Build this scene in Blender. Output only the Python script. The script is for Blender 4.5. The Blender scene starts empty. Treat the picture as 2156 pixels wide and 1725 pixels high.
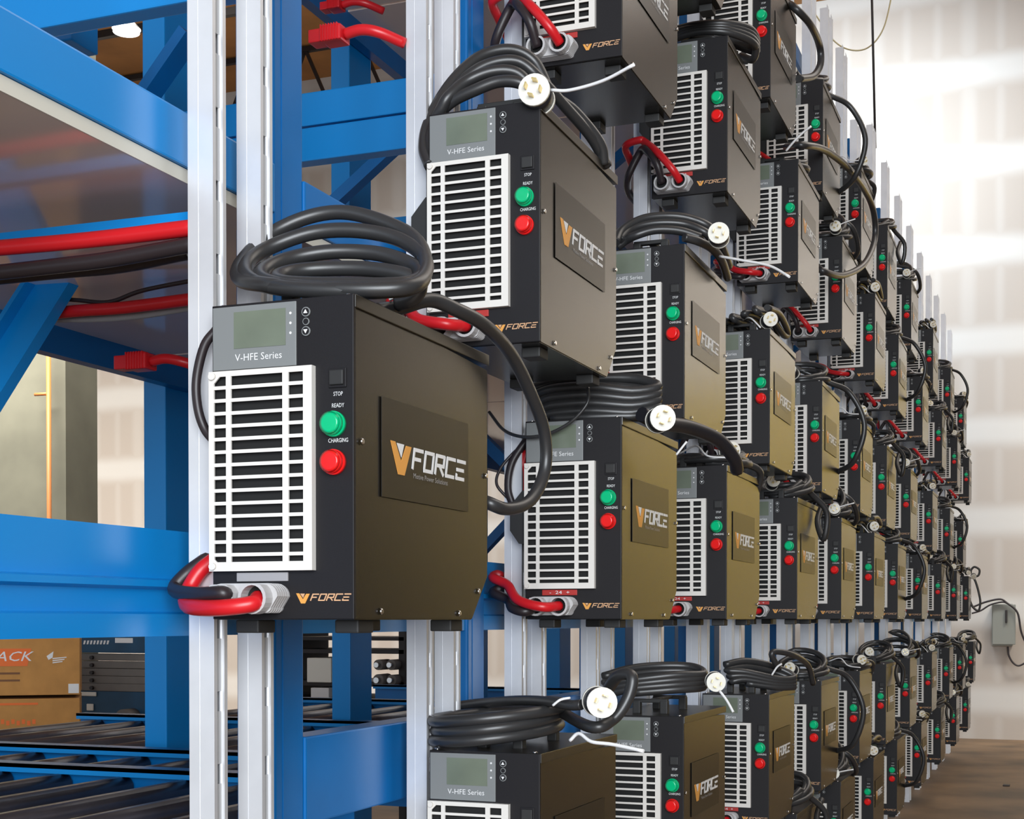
import bpy, bmesh, math, random
from mathutils import Vector, Matrix

# ------------------------------------------------------------------ camera, world, lights, exposure
CAMZ = 1.75
F, YAW, PITCH = 3000.0, 0.36799249, -0.01360614
cy, sy, cp, sp = math.cos(YAW), math.sin(YAW), math.cos(PITCH), math.sin(PITCH)
FW = Vector((-sy*cp, cy*cp, sp)); RT = Vector((cy, sy, 0)); UP = RT.cross(FW)
PX, PY = 1078.0, 1344.1
S = bpy.context.scene
cam_d = bpy.data.cameras.new('camera'); cam = bpy.data.objects.new('camera', cam_d)
S.collection.objects.link(cam); S.camera = cam
cam.matrix_world = Matrix(((RT.x, UP.x, -FW.x, 0), (RT.y, UP.y, -FW.y, 0), (RT.z, UP.z, -FW.z, CAMZ), (0, 0, 0, 1)))
cam_d.sensor_width = 36; cam_d.lens = 36*F/2156; cam_d.shift_y = (PY-862.5)/2156
cam_d.clip_end = 200; cam_d.clip_start = .05
S.view_settings.view_transform = 'Standard'; S.view_settings.look = 'None'
S.view_settings.gamma = 1; S.view_settings.exposure = 0.0; S.view_settings.use_curve_mapping = False

wd = bpy.data.worlds.new('daylight'); S.world = wd; wd.use_nodes = True
wd.node_tree.nodes['Background'].inputs[0].default_value = (.86, .93, 1, 1)
wd.node_tree.nodes['Background'].inputs[1].default_value = .62

def area(name, loc, target, sx, sy_, power, col):
    l = bpy.data.lights.new(name, 'AREA'); l.shape = 'RECTANGLE'; l.size = sx; l.size_y = sy_
    l.energy = power; l.color = col
    o = bpy.data.objects.new(name, l); S.collection.objects.link(o); o.location = loc
    o.rotation_euler = (Vector(target)-Vector(loc)).to_track_quat('-Z', 'Y').to_euler()
    return o
k_ = area('skylight_fill', (-4.2, 17.8, 10.8), (-4.0, 21.8, 7.6), 6, 2, 580, (.82, .92, 1)); k_.data.spread = math.radians(110)
area('skylight_fill', (3.6, 12, 10.8), (3.6, 12.001, 0), 6, 16, 680, (1, .95, .88))  # added overhead fill, spread wide to be mirrored in the upper charger sides
k_ = area('skylight_fill', (-13, 12, 9.8), (-15, 20, 2), 7, 7, 1500, (1, .94, .85)); k_.data.spread = math.radians(85)
area('loading_door_daylight', (2.4, -4.5, 3.2), (-1.6, 4, 1.2), 4.5, 4, 880, (.9, .95, 1))
k_ = area('skylight_fill', (4.2, 17.5, 10.6), (4.4, 21.8, 4.0), 4, 2, 440, (1, .94, .84)); k_.data.spread = math.radians(70)  # fill added to light the unseen tan door and the wall above it

# ------------------------------------------------------------------ helpers
COL = S.collection
def at(px, py, axis, val):
    """world point on the plane axis=val seen at this photo position (only used to read off real positions)"""
    d = FW + RT*((px-PX)/F) - UP*((py-PY)/F)
    o = Vector((0, 0, CAMZ)); t = (val-o[axis])/d[axis]
    return o + d*t

def mat(name, col, rough=.5, metal=0., bump=0., bscale=200., noise=0., nscale=6., spec=.5, emit=None, es=0., coat=0.):
    m = bpy.data.materials.new(name); m.use_nodes = True; n = m.node_tree.nodes; l = m.node_tree.links
    b = n['Principled BSDF']; b.inputs['Base Color'].default_value = (*col, 1)
    b.inputs['Roughness'].default_value = rough; b.inputs['Metallic'].default_value = metal
    b.inputs['Specular IOR Level'].default_value = spec; b.inputs['Coat Weight'].default_value = coat
    tc = n.new('ShaderNodeTexCoord')
    if noise:
        t = n.new('ShaderNodeTexNoise'); t.inputs['Scale'].default_value = nscale; t.inputs['Detail'].default_value = 4
        l.new(tc.outputs['Object'], t.inputs['Vector'])
        mx = n.new('ShaderNodeMixRGB'); mx.blend_type = 'MULTIPLY'; mx.inputs[0].default_value = 1
        mx.inputs[1].default_value = (*col, 1)
        r = n.new('ShaderNodeValToRGB'); r.color_ramp.elements[0].position = .3; r.color_ramp.elements[1].position = .7
        k = 1-noise; r.color_ramp.elements[0].color = (k, k, k, 1); r.color_ramp.elements[1].color = (1, 1, 1, 1)
        l.new(t.outputs['Fac'], r.inputs['Fac']); l.new(r.outputs['Color'], mx.inputs[2]); l.new(mx.outputs[0], b.inputs['Base Color'])
    if bump:
        t = n.new('ShaderNodeTexNoise'); t.inputs['Scale'].default_value = bscale
        l.new(tc.outputs['Object'], t.inputs['Vector'])
        bp = n.new('ShaderNodeBump'); bp.inputs['Strength'].default_value = bump; bp.inputs['Distance'].default_value = .001
        l.new(t.outputs['Fac'], bp.inputs['Height']); l.new(bp.outputs[0], b.inputs['Normal'])
    if emit:
        b.inputs['Emission Color'].default_value = (*emit, 1); b.inputs['Emission Strength'].default_value = es
    return m

M = dict(
 case=mat('case_paint', (.011, .009, .0065), .24, bump=.15, bscale=900, spec=.5),
 front=mat('front_paint', (.009, .008, .0095), .5, bump=.1, bscale=900, spec=.35),
 decal=mat('decal_film', (.012, .010, .008), .34, spec=.36),
 dark=mat('dark_inside', (.006, .006, .006), .8),
 lip=mat('lid_paint', (.016, .014, .011), .3, spec=.6),
 grille=mat('grille_paint', (.74, .71, .66), .45),
 panel=mat('panel_grey', (.2, .21, .21), .45),
 screen=mat('lcd_glass', (.17, .2, .15), .12, noise=.25, nscale=9),
 white=mat('white_print', (.75, .75, .75), .5),
 grey=mat('grey_print', (.33, .33, .34), .5),
 orange=mat('orange_print', (.72, .33, .07), .5),
 copper=mat('copper_print', (.62, .36, .2), .5),
 green=mat('green_lens', (.0, .42, .17), .22, emit=(0, .5, .2), es=.12),
 red=mat('red_lens', (.72, .012, .012), .22, emit=(.7, .01, .01), es=.1),
 conn=mat('connector_grey', (.5, .49, .49), .45),
 redplate=mat('red_plate', (.42, .03, .025), .5),
 greyplate=mat('grey_plate', (.33, .32, .33), .5),
 rubber=mat('black_rubber', (.02, .02, .02), .6),
 cord=mat('cord_jacket', (.03, .03, .031), .36, spec=.6),
 redc=mat('red_cable_jacket', (.62, .012, .018), .34),
 blackc=mat('black_cable_jacket', (.025, .018, .02), .4),
 steel=mat('screw_steel', (.8, .8, .8), .2, 1.),
 galv=mat('galvanised_steel', (.86, .87, .9), .38, .5, noise=.12, nscale=8),
 blue=mat('blue_paint', (.002, .165, .5), .36, noise=.25, nscale=3, spec=.4),
 blue_lit=mat('blue_paint_lit', (.003, .23, .62), .34, spec=.45),  # the same blue paint with its light and sheen put into the colour
 galvweb=mat('galvanised_web', (.5, .5, .5), .6, .5),
 tie=mat('nylon_tie', (.85, .85, .85), .4),
 plugw=mat('plug_face', (.8, .78, .7), .4),
 brass=mat('brass', (.7, .55, .25), .3, 1.),
 plugb=mat('plug_body', (.014, .014, .018), .4),
 deck=mat('deck_sheet', (.9, .8, .74), .1, spec=1.),
 deckedge=mat('deck_edge', (.62, .6, .52), .4),
 roller=mat('roller_steel', (.17, .145, .15), .35, .6, noise=.3, nscale=8),
 card=mat('cardboard', (.58, .28, .075), .8, noise=.2, nscale=10),
 cardor=mat('orange_ink', (.85, .17, .03), .7),
 box=mat('panel_box_grey', (.27, .28, .25), .5),
 wood=mat('wood_deck', (.52, .24, .07), .7, noise=.35, nscale=1.2),
 black=mat('black_steel', (.02, .015, .015), .5),
 rust=mat('orange_pipe_paint', (.55, .2, .06), .5),
 col=mat('column_grey', (.17, .17, .13), .8, noise=.3, nscale=1.5),
 greym=mat('scissor_grey', (.18, .165, .15), .6, noise=.3, nscale=4),
 navy=mat('lift_blue', (.01, .07, .15), .5, noise=.4, nscale=5),
 rope=mat('straw_rope', (.6, .52, .3), .8),
 lampw=mat('lamp_glow', (.9, .9, .9), .5, emit=(1, 1, 1), es=4),
)

class MB:
    """collects shapes; build() links them as one mesh object"""
    def __init__(s): s.bm = bmesh.new(); s.mats = []
    def mi(s, m):
        if m not in s.mats: s.mats.append(m)
        return s.mats.index(m)
    def _poly(s, ring, m, smooth=False):
        try: f = s.bm.faces.new(ring)
        except ValueError: return
        f.material_index = s.mi(m); f.smooth = smooth
    def prism(s, pts, d, m, origin=(0, 0, 0), ax=((1, 0, 0), (0, 0, 1)), n=None):
        """2-D outline in the (ax0, ax1) plane extruded by d along n"""
        a, b = Vector(ax[0]), Vector(ax[1]); n = Vector(n) if n else a.cross(b); o = Vector(origin)
        A = [s.bm.verts.new(o+a*p[0]+b*p[1]) for p in pts]; B = [s.bm.verts.new(o+a*p[0]+b*p[1]+n*d) for p in pts]
        s._poly(A[::-1], m); s._poly(B, m); k = len(pts)
        for i in range(k): s._poly([A[i], A[(i+1) % k], B[(i+1) % k], B[i]], m)
        return s
    def box(s, x0, x1, y0, y1, z0, z1, m, bev=0.):
        v = [s.bm.verts.new((x, y, z)) for z in (z0, z1) for y in (y0, y1) for x in (x0, x1)]
        fs = []
        for q in ((0, 2, 3, 1), (4, 5, 7, 6), (0, 1, 5, 4), (2, 6, 7, 3), (0, 4, 6, 2), (1, 3, 7, 5)):
            f = s.bm.faces.new([v[i] for i in q]); f.material_index = s.mi(m); fs.append(f)
        if bev:
            es = list({e for f in fs for e in f.edges})
            bmesh.ops.bevel(s.bm, geom=es, offset=bev, segments=2, affect='EDGES', profile=.6)
        return s
    def bar(s, p, q, w, h, m, upv=(0, 0, 1)):
        """rectangular bar between two points, w sideways, h along up"""
        p, q = Vector(p), Vector(q); d = (q-p).normalized(); u = Vector(upv); sd = d.cross(u).normalized(); u = sd.cross(d)
        pts = [(-w/2, -h/2), (w/2, -h/2), (w/2, h/2), (-w/2, h/2)]
        return s.prism(pts, (q-p).length, m, p, (sd, u), d)
    def cyl(s, p, q, r, m, seg=16, r2=None, smooth=True):
        p, q = Vector(p), Vector(q); d = (q-p).normalized(); r2 = r if r2 is None else r2
        u = d.orthogonal().normalized(); v = d.cross(u)
        A, B = [], []
        for i in range(seg):
            a = 2*math.pi*i/seg; e = u*math.cos(a)+v*math.sin(a)
            A.append(s.bm.verts.new(p+e*r)); B.append(s.bm.verts.new(q+e*r2))
        for i in range(seg): s._poly([A[i], A[(i+1) % seg], B[(i+1) % seg], B[i]], m, smooth)
        s._poly(A[::-1], m); s._poly(B, m); return s
    def tube(s, pts, r, m, seg=9):
        pts = [Vector(p) for p in pts]; rings = []; N = len(pts)
        t0 = (pts[1]-pts[0]).normalized(); nrm = t0.orthogonal().normalized()
        for i, p in enumerate(pts):
            t = (pts[min(i+1, N-1)]-pts[max(i-1, 0)])
            if t.length < 1e-9: t = t0
            t.normalize(); nrm = (nrm-t*nrm.dot(t))
            if nrm.length < 1e-6: nrm = t.orthogonal()
            nrm.normalize(); b = t.cross(nrm)
            rings.append([s.bm.verts.new(p+(nrm*math.cos(a)+b*math.sin(a))*r) for a in [2*math.pi*k/seg for k in range(seg)]])
        for A, B in zip(rings, rings[1:]):
            for k in range(seg): s._poly([A[k], A[(k+1) % seg], B[(k+1) % seg], B[k]], m, True)
        s._poly(rings[0][::-1], m); s._poly(rings[-1], m); return s
    def text(s, txt, size, m, origin, ax=((1, 0, 0), (0, 0, 1)), depth=.0006, width=None, shear=0.):
        cu = bpy.data.curves.new('t', 'FONT'); cu.body = txt; cu.size = size; cu.resolution_u = 2; cu.shear = shear
        o = bpy.data.objects.new('t', cu); COL.objects.link(o); dg = bpy.context.evaluated_depsgraph_get(); dg.update()
        me = bpy.data.meshes.new_from_object(o.evaluated_get(dg)); bpy.data.objects.remove(o); bpy.data.curves.remove(cu)
        if not me.vertices: return s
        wx = max(v.co.x for v in me.vertices); k = (width/wx) if width else 1
        a, b = Vector(ax[0]), Vector(ax[1]); n = a.cross(b); o3 = Vector(origin)
        vs = [s.bm.verts.new(o3+a*(v.co.x*k)+b*v.co.y+n*depth) for v in me.vertices]
        for p in me.polygons: s._poly([vs[i] for i in p.vertices], m)
        bpy.data.meshes.remove(me); return s
    def mesh(s, name):
        me = bpy.data.meshes.new(name); bmesh.ops.recalc_face_normals(s.bm, faces=s.bm.faces); s.bm.to_mesh(me); s.bm.free()
        for m in s.mats: me.materials.append(m)
        return me
    def build(s, name, parent=None):
        o = bpy.data.objects.new(name, s.mesh(name)); COL.objects.link(o); o.parent = parent
        return o

def spline(P, n=8, closed=False):
    P = [Vector(p) for p in P]; out = []
    Q = [P[0]*2-P[1]]+P+[P[-1]*2-P[-2]]
    for i in range(1, len(Q)-2):
        a, b, c, d = Q[i-1:i+3]
        for k in range(n):
            t = k/n
            out.append(.5*((2*b)+(c-a)*t+(2*a-5*b+4*c-d)*t*t+(3*b-a-3*c+d)*t**3))
    out.append(P[-1]); return out

def empty(name, loc, label, cat, group=None):
    o = bpy.data.objects.new(name, None); COL.objects.link(o); o.location = loc; o.empty_display_size = .1
    return tag(o, label, cat, group)
def tag(o, label, cat, group=None, kind=None):
    if label: o['label'] = label
    if cat: o['category'] = cat
    if group: o['group'] = group
    if kind: o['kind'] = kind
    return o
def copy_tree(o, parent=None, kids=None):
    c = o.copy(); COL.objects.link(c); c.parent = parent
    for ch in (kids or KIDS).get(o.name, []): copy_tree(ch, c, kids)
    return c

# ------------------------------------------------------------------ setting
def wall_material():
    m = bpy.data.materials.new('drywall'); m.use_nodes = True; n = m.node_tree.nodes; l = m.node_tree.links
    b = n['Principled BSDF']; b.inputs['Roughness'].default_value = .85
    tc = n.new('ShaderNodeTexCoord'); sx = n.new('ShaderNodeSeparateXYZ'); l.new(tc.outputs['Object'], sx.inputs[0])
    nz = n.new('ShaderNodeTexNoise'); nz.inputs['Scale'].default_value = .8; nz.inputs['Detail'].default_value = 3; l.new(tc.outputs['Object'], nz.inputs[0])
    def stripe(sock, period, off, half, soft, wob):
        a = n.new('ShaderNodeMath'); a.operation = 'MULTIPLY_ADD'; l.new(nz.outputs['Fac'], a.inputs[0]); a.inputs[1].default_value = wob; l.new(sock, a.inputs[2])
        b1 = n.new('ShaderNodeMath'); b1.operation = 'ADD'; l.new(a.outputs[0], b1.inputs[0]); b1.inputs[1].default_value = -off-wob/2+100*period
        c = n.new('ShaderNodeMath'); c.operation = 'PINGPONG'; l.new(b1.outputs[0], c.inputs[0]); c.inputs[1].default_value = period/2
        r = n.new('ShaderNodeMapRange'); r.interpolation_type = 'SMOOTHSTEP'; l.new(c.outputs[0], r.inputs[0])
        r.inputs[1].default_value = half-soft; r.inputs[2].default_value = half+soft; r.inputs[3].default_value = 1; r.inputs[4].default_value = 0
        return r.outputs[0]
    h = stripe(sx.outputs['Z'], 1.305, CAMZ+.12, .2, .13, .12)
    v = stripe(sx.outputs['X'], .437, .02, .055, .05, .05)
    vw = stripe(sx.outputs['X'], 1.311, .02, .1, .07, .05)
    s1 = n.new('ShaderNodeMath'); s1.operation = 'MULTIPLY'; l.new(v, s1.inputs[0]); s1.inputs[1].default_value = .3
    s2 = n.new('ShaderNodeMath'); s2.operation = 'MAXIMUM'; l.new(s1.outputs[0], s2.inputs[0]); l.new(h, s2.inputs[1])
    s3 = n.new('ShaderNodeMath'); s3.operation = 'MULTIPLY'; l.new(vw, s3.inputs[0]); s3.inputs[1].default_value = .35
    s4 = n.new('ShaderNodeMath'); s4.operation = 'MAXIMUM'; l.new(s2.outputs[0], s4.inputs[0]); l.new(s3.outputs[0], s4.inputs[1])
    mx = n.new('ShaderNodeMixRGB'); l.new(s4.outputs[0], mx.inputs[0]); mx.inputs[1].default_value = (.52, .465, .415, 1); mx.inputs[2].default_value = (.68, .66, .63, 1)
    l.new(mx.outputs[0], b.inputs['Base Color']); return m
def floor_material():
    m = bpy.data.materials.new('concrete_floor'); m.use_nodes = True; n = m.node_tree.nodes; l = m.node_tree.links
    b = n['Principled BSDF']; b.inputs['Roughness'].default_value = .55
    tc = n.new('ShaderNodeTexCoord'); t = n.new('ShaderNodeTexNoise'); t.inputs['Scale'].default_value = 1.3; t.inputs['Detail'].default_value = 8
    l.new(tc.outputs['Object'], t.inputs[0]); r = n.new('ShaderNodeValToRGB'); l.new(t.outputs['Fac'], r.inputs[0])
    r.color_ramp.elements[0].position = .3; r.color_ramp.elements[0].color = (.085, .055, .03, 1)
    r.color_ramp.elements[1].position = .7; r.color_ramp.elements[1].color = (.24, .15, .08, 1)
    l.new(r.outputs[0], b.inputs['Base Color']); return m
WY = 21.8
tag(MB().box(-24, 12, -8, 24, -.2, 0, floor_material()).build('floor'), None, None, kind='structure')
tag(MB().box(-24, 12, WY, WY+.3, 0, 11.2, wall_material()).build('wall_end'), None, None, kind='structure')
tag(MB().box(-24, 12, -8, 24, 11.05, 11.3, M['wood']).build('ceiling'), None, None, kind='structure')

def added_wall_material():
    m = bpy.data.materials.new('added_wall_paint'); m.use_nodes = True; n = m.node_tree.nodes; l = m.node_tree.links
    b = n['Principled BSDF']; b.inputs['Roughness'].default_value = .8
    tc = n.new('ShaderNodeTexCoord'); sx = n.new('ShaderNodeSeparateXYZ'); l.new(tc.outputs['Object'], sx.inputs[0])
    c = n.new('ShaderNodeMath'); c.operation = 'GREATER_THAN'; l.new(sx.outputs['Z'], c.inputs[0]); c.inputs[1].default_value = 2.6
    mx = n.new('ShaderNodeMixRGB'); l.new(c.outputs[0], mx.inputs[0]); mx.inputs[1].default_value = (.09, .08, .075, 1); mx.inputs[2].default_value = (.22, .2, .18, 1)
    l.new(mx.outputs[0], b.inputs['Base Color']); return m
tag(MB().box(6.5, 6.8, -3, 21.8, 0, 11.2, added_wall_material()).build('added_wall_right'), None, None, kind='structure')  # unseen wall, added and toned for what the charger sides mirror

b = MB(); b.box(.9, 5.7, WY-.06, WY-.02, 0, 5.4, mat('added_door_paint', (.5, .38, .07), .6))  # unseen tan door, added so the charger sides mirror an olive tone
for k in range(17): b.box(.9, 5.7, WY-.075, WY-.06, k*.31, k*.31+.02, M['card'])
tag(b.build('added_door'), None, None, kind='structure')

# ------------------------------------------------------------------ numbers read off the photograph
XL, XR = -1.3173, -1.0547
W, H, L = XR-XL, .5213, .5697
YC = [2.0367, 2.9062, 3.5182, 4.1684, 4.7491, 5.5031, 6.1236, 6.7901, 7.4303, 8.1609, 8.8034, 9.4479, 10.1321, 11.0074, 11.9556, 12.9431, 13.9728, 15.0394, 16.0782, 17.1078, 18.1611, 19.2213]
ZG = {-2: -1.0462, -1: -.5006, 0: .3120, 1: .9134, 2: 1.7524, 3: 2.3238}
ZB = {k: v-.3137+CAMZ for k, v in ZG.items()}
ORD = 'first second third fourth fifth sixth seventh eighth ninth tenth eleventh twelfth thirteenth fourteenth fifteenth sixteenth seventeenth eighteenth nineteenth twentieth twenty-first twenty-second'.split()
Q = [((1, 0, 0), (0, 0, 1))]
FX = ((1, 0, 0), (0, 0, 1))        # front face plane, normal -y
SX = ((0, 1, 0), (0, 0, 1))        # right side plane, normal +x

# ------------------------------------------------------------------ struts
def strut_mesh():
    w, dpt, t, top = .041, .05, .0028, 5.48
    b = MB()
    b.box(-dpt, 0, 0, t, 0, top, M['galv']); b.box(-dpt, 0, w-t, w, 0, top, M['galv'])
    b.box(-t, 0, t, .0095, 0, top, M['galv']); b.box(-t, 0, w-.0095, w-t, 0, top, M['galv'])
    b.box(-.009, -t, .0075, .0095, 0, top, M['galv']); b.box(-.009, -t, w-.0095, w-.0075, 0, top, M['galv']); b.box(-.03, -.029, t, w-t, 0, top, M['dark'])
    b.box(-dpt*.62, -dpt*.58, -.0006, 0, 0, top, M['galv'])
    z = 0; p = .125; xw = -.009
    while z < top-.05:
        b.box(xw, xw+t, t, w-t, z, z+p-.034, M['galvweb'])
        b.box(xw, xw+t, t, .013, z+p-.034, z+p, M['galv']); b.box(xw, xw+t, w-.013, w-t, z+p-.034, z+p, M['galv'])
        z += p
    return b.mesh('strut')
sm = strut_mesh()
SXR = -1.345
for k, y in enumerate(YC):
    for j, dy in enumerate((.043, .198)):
        o = bpy.data.objects.new('strut_channel', sm); COL.objects.link(o); o.location = (SXR, y+dy-.041+.041, 0)
        if k in (1, 5, 12): o.scale.z = .955
        tag(o, 'galvanised slotted strut, %s one of the %s pair of struts from the near end' % (('nearer', 'farther')[j], ORD[k]), 'strut', 'galvanised struts along the rack face')

# ------------------------------------------------------------------ charger prototype (origin: middle of its footprint front edge, at its underside)
LETTERS = {  # strokes on a 0..1 x 0..1 cell
 'F': [((0, 0), (0, 1)), ((0, 1), (1, 1)), ((0, .5), (.8, .5))],
 'O': [((0, .12), (0, .88)), ((0, 1), (1, 1)), ((1, .12), (1, .88)), ((0, 0), (1, 0))],
 'R': [((0, 0), (0, 1)), ((0, 1), (1, 1)), ((1, 1), (1, .5)), ((0, .46), (1, .46)), ((.45, .46), (1, 0))],
 'C': [((0, .05), (0, .95)), ((0, 1), (1, 1)), ((0, 0), (1, 0))],
 'E': [((0, 0), (1, 0)), ((0, .5), (.85, .5)), ((0, 1), (1, 1)), ((0, 0), (0, .2))]}
def logo(b, o, ax, s, mv, mt, sub=True, slant=.25):
    """s = overall width; V mark then FORCE; o is lower-left"""
    a, c = Vector(ax[0]), Vector(ax[1]); n = a.cross(c); o = Vector(o); d = .0009
    vh = s*.165; 
    def P(pts, m): b.prism([(p[0]+slant*.0*p[1], p[1]) for p in pts], d, m, o, ax)
    P([(0, vh), (.055*s, vh), (.125*s, vh*.42), (.185*s, vh*.95), (.25*s, vh*.95), (.165*s, 0), (.09*s, 0)], mv)
    P([(.075*s, vh*.97), (.16*s, vh*.97), (.128*s, vh*.55)], mt)
    x = .265*s; lw = .105*s; lh = vh*.6; y0 = vh*.3; t = .02*s
    for ch in 'FORCE':
        for p, q in LETTERS[ch]:
            p = Vector((x+p[0]*lw+p[1]*lh*slant, y0+p[1]*lh)); q = Vector((x+q[0]*lw+q[1]*lh*slant, y0+q[1]*lh))
            e = (q-p).normalized(); k = Vector((-e.y, e.x))*t/2; e = e*t*.35
            b.prism([tuple(p-e-k), tuple(q+e-k), tuple(q+e+k), tuple(p-e+k)], d, mt, o, ax)
        x += lw*1.38
    if sub: b.text('Motive Power Solutions', s*.04, M['grey'], o+a*(.27*s)+c*(vh*-.02), ax, d, width=.45*s)

def screw(parent, p, n, r=.0045):
    p = Vector(p); n = Vector(n)
    return MB().cyl(p, p+n*.003, r, M['steel'], 10, r*.6).build('screw', parent)

hw = W/2
def tr(u): return u-hw            # front-left = 0 -> local x
def make_charger(label, plate='red'):
    t = empty('battery_charger', (0, 0, 0), label, 'battery charger')
    # case: profile in the y-z plane with the clipped lower rear corner
    prof = [(.006, 0), (L-.078, 0), (L-.015, .084), (L-.012, H-.028), (.006, H-.004)]
    b = MB(); b.prism([(L-.078, 0), (L, .084), (L, H-.03), (0.004, H-.006), (.004, 0)], W-.004, M['case'], (-hw+.002, 0, 0), SX)
    o = b.build('case', t)
    bm = bmesh.new(); bm.from_mesh(o.data); bmesh.ops.bevel(bm, geom=list(bm.edges), offset=.002, segments=2, affect='EDGES'); bm.to_mesh(o.data); bm.free()
    # lid with a lip that overlaps the side
    b = MB(); b.box(-hw-.0015, hw+.0015, .002, L+.001, H-.022, H-.0005, M['lip'], .0015)
    b.build('lid', t)
    # front panel
    b = MB(); b.box(-hw, hw, -.003, .006, 0.001, H-.001, M['front'], .0015); b.build('front_panel', t)
    # display
    dp = MB().box(tr(.003), tr(.16), -.0062, -.003, .412, .516, M['panel'], .0012).build('display_panel', t)
    MB().box(tr(.044), tr(.141), -.0072, -.006, .446, .506, M['screen']).build('screen', dp)
    MB().text('V-HFE Series', .0165, M['white'], (tr(.046), -.0064, .4255), FX, width=.088).build('display_lettering', dp)
    b = MB()
    for z in (.497, .481, .465): b.cyl((tr(.15), -.0062, z), (tr(.15), -.0068, z), .0022, M['white'], 8)
    b.build('indicator_dots', dp)
    for z, up in ((.497, 1), (.466, -1)):
        bt = MB().cyl((tr(.178), -.003, z), (tr(.178), -.0065, z), .0078, M['panel'], 16).cyl((tr(.178), -.0064, z), (tr(.178), -.007, z), .0062, M['front'], 16).build('arrow_button', t)
        MB().prism([(-.0038, -.0025*up), (.0038, -.0025*up), (0, .004*up)], -.0008, M['white'], (tr(.178), -.007, z), FX, (0, 1, 0)).build('arrow_mark', bt)
    MB().cyl((tr(.178), -.003, .4815), (tr(.178), -.0062, .4815), .006, M['panel'], 14).cyl((tr(.178), -.0062, .4815), (tr(.178), -.0066, .4815), .0047, M['front'], 14).build('enter_button', t)
    # grille: dark recess and frame with 15 rows of slots in three columns
    MB().box(tr(.006), tr(.19), -.0045, -.003, .086, .404, M['dark']).build('grille_recess', t)
    b = MB(); g0, g1, y0, y1 = tr(.001), tr(.194), -.016, -.0125; zb, zt = .080, .409
    xs = [(tr(.001), tr(.011)), (tr(.034), tr(.0435)), (tr(.14), tr(.151)), (tr(.178), tr(.194))]
    for x0, x1 in xs: b.box(x0, x1, y0, y1, zb, zt, M['grille'])
    n = 15; pit = (zt-zb-.012)/n
    for i in range(n+1):
        z = zb+.003+i*pit; hgt = .0058 if i not in (0, n) else .012
        b.box(g0, g1, y0+.0003, y1-.0003, z if i else zb, (z+hgt) if i != n else zt, M['grille'])
    for z, sg in ((zt, -1), (zb, 1)):      # corner lugs
        b.prism([(0, 0), (.03, 0), (.0, sg*.03)] if sg > 0 else [(0, 0), (0, -.03), (.03, 0)], .003, M['grille'], (g0, y0+.003, z), FX, (0, -1, 0))
        b.cyl((g0+.008, y0, z+sg*.008), (g0+.008, y0-.005, z+sg*.008), .006, M['grille'], 12)
    b.box(g0, g0+.003, y1, -.003, zb, zt, M['grille']); b.box(g1-.003, g1, y1, -.003, zb, zt, M['grille'])
    b.box(g0, g1, y1, -.003, zt-.003, zt, M['grille']); b.box(g0, g1, y1, -.003, zb, zb+.003, M['grille'])
    b.build('air_grille', t)
    # switch, lamps, lettering
    sw = MB().box(tr(.2185), tr(.2505), -.006, -.003, .372, .403, M['front'], .001).build('stop_switch', t)
    MB().box(tr(.222), tr(.247), -.0105, -.005, .376, .3995, M['rubber'], .002).build('switch_key', sw)
    MB().text('STOP', .0095, M['white'], (tr(.2265), -.0032, .3590), FX, width=.017).text('READY', .0095, M['white'], (tr(.2235), -.0032, .3405), FX, width=.0225).text('CHARGING', .0095, M['white'], (tr(.217), -.0032, .2845), FX, width=.036).build('button_lettering', t)
    for nm, z, mm in (('green_lamp', .3137, 'green'), ('red_lamp', .2527, 'red')):
        lb = MB(); c = tr(.2292)
        lb.cyl((c, -.003, z), (c, -.012, z), .0205, M[mm], 24).cyl((c, -.012, z), (c, -.022, z), .0192, M[mm], 20, .0185).cyl((c, -.022, z), (c, -.0245, z), .0185, M[mm], 20, .013)
        lb.build(nm, t)
    b = MB(); logo(b, (tr(.158), -.0032, .0265), FX, .1, M['orange'], M['copper'], False, .45); b.build('front_logo', t)
    # label plate above the connector
    pl = MB().box(tr(.048), tr(.144), -.007, -.003, .063, .0775, M['redplate' if plate == 'red' else 'greyplate'], .001).build('connector_label', t)
    if plate == 'red': MB().text('-  24  +', .012, M['white'], (tr(.068), -.0072, .0665), FX, width=.056).build('plate_lettering', pl)
    # connector housing: rounded body standing out from the front
    b = MB(); x0, x1, z0, z1, yo = tr(.018), tr(.146), .012, .058, -.075
    c = []; r = .02
    for cx, cz, a0 in ((x1-r, z0+.008, -90), (x1-r, z1-r, 0), (x0+r, z1-r, 90), (x0+.008, z0+.008, 180)):
        rr = .008 if cz < .03 else r
        for k in range(6): a = math.radians(a0+k*18); c.append((cx+rr*math.cos(a), cz+rr*math.sin(a)))
    b.prism(c, .04, M['conn'], (0, -.003, 0), FX, (0, -1, 0))
    for k in range(5): b.prism([(p[0]*1.012+.0, (p[1]-.035)*1.05+.035) for p in c], .003, M['conn'], (0, -.006-.007*k, 0), FX, (0, -1, 0))
    for cx in (tr(.05), tr(.112)):
        rim = 20
        for k in range(rim):
            a0, a1 = 2*math.pi*k/rim, 2*math.pi*(k+1)/rim
            ro, ri = .026, .0205
            q = [(ri*math.cos(a0), ri*math.sin(a0)), (ro*math.cos(a0), min(ro*math.sin(a0), .022)), (ro*math.cos(a1), min(ro*math.sin(a1), .022)), (ri*math.cos(a1), ri*math.sin(a1))]
            b.prism(q, .022, M['conn'], (cx, -.043, .035), FX, (0, -1, 0))
        b.cyl((cx, -.0425, .035), (cx, -.044, .035), .0208, M['dark'], 20)
    b.build('output_connector', t)
    # side decal and logo
    dc = MB().box(hw, hw+.0008, .096, .465, .205, .372, M['decal']).build('side_decal', t)
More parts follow.
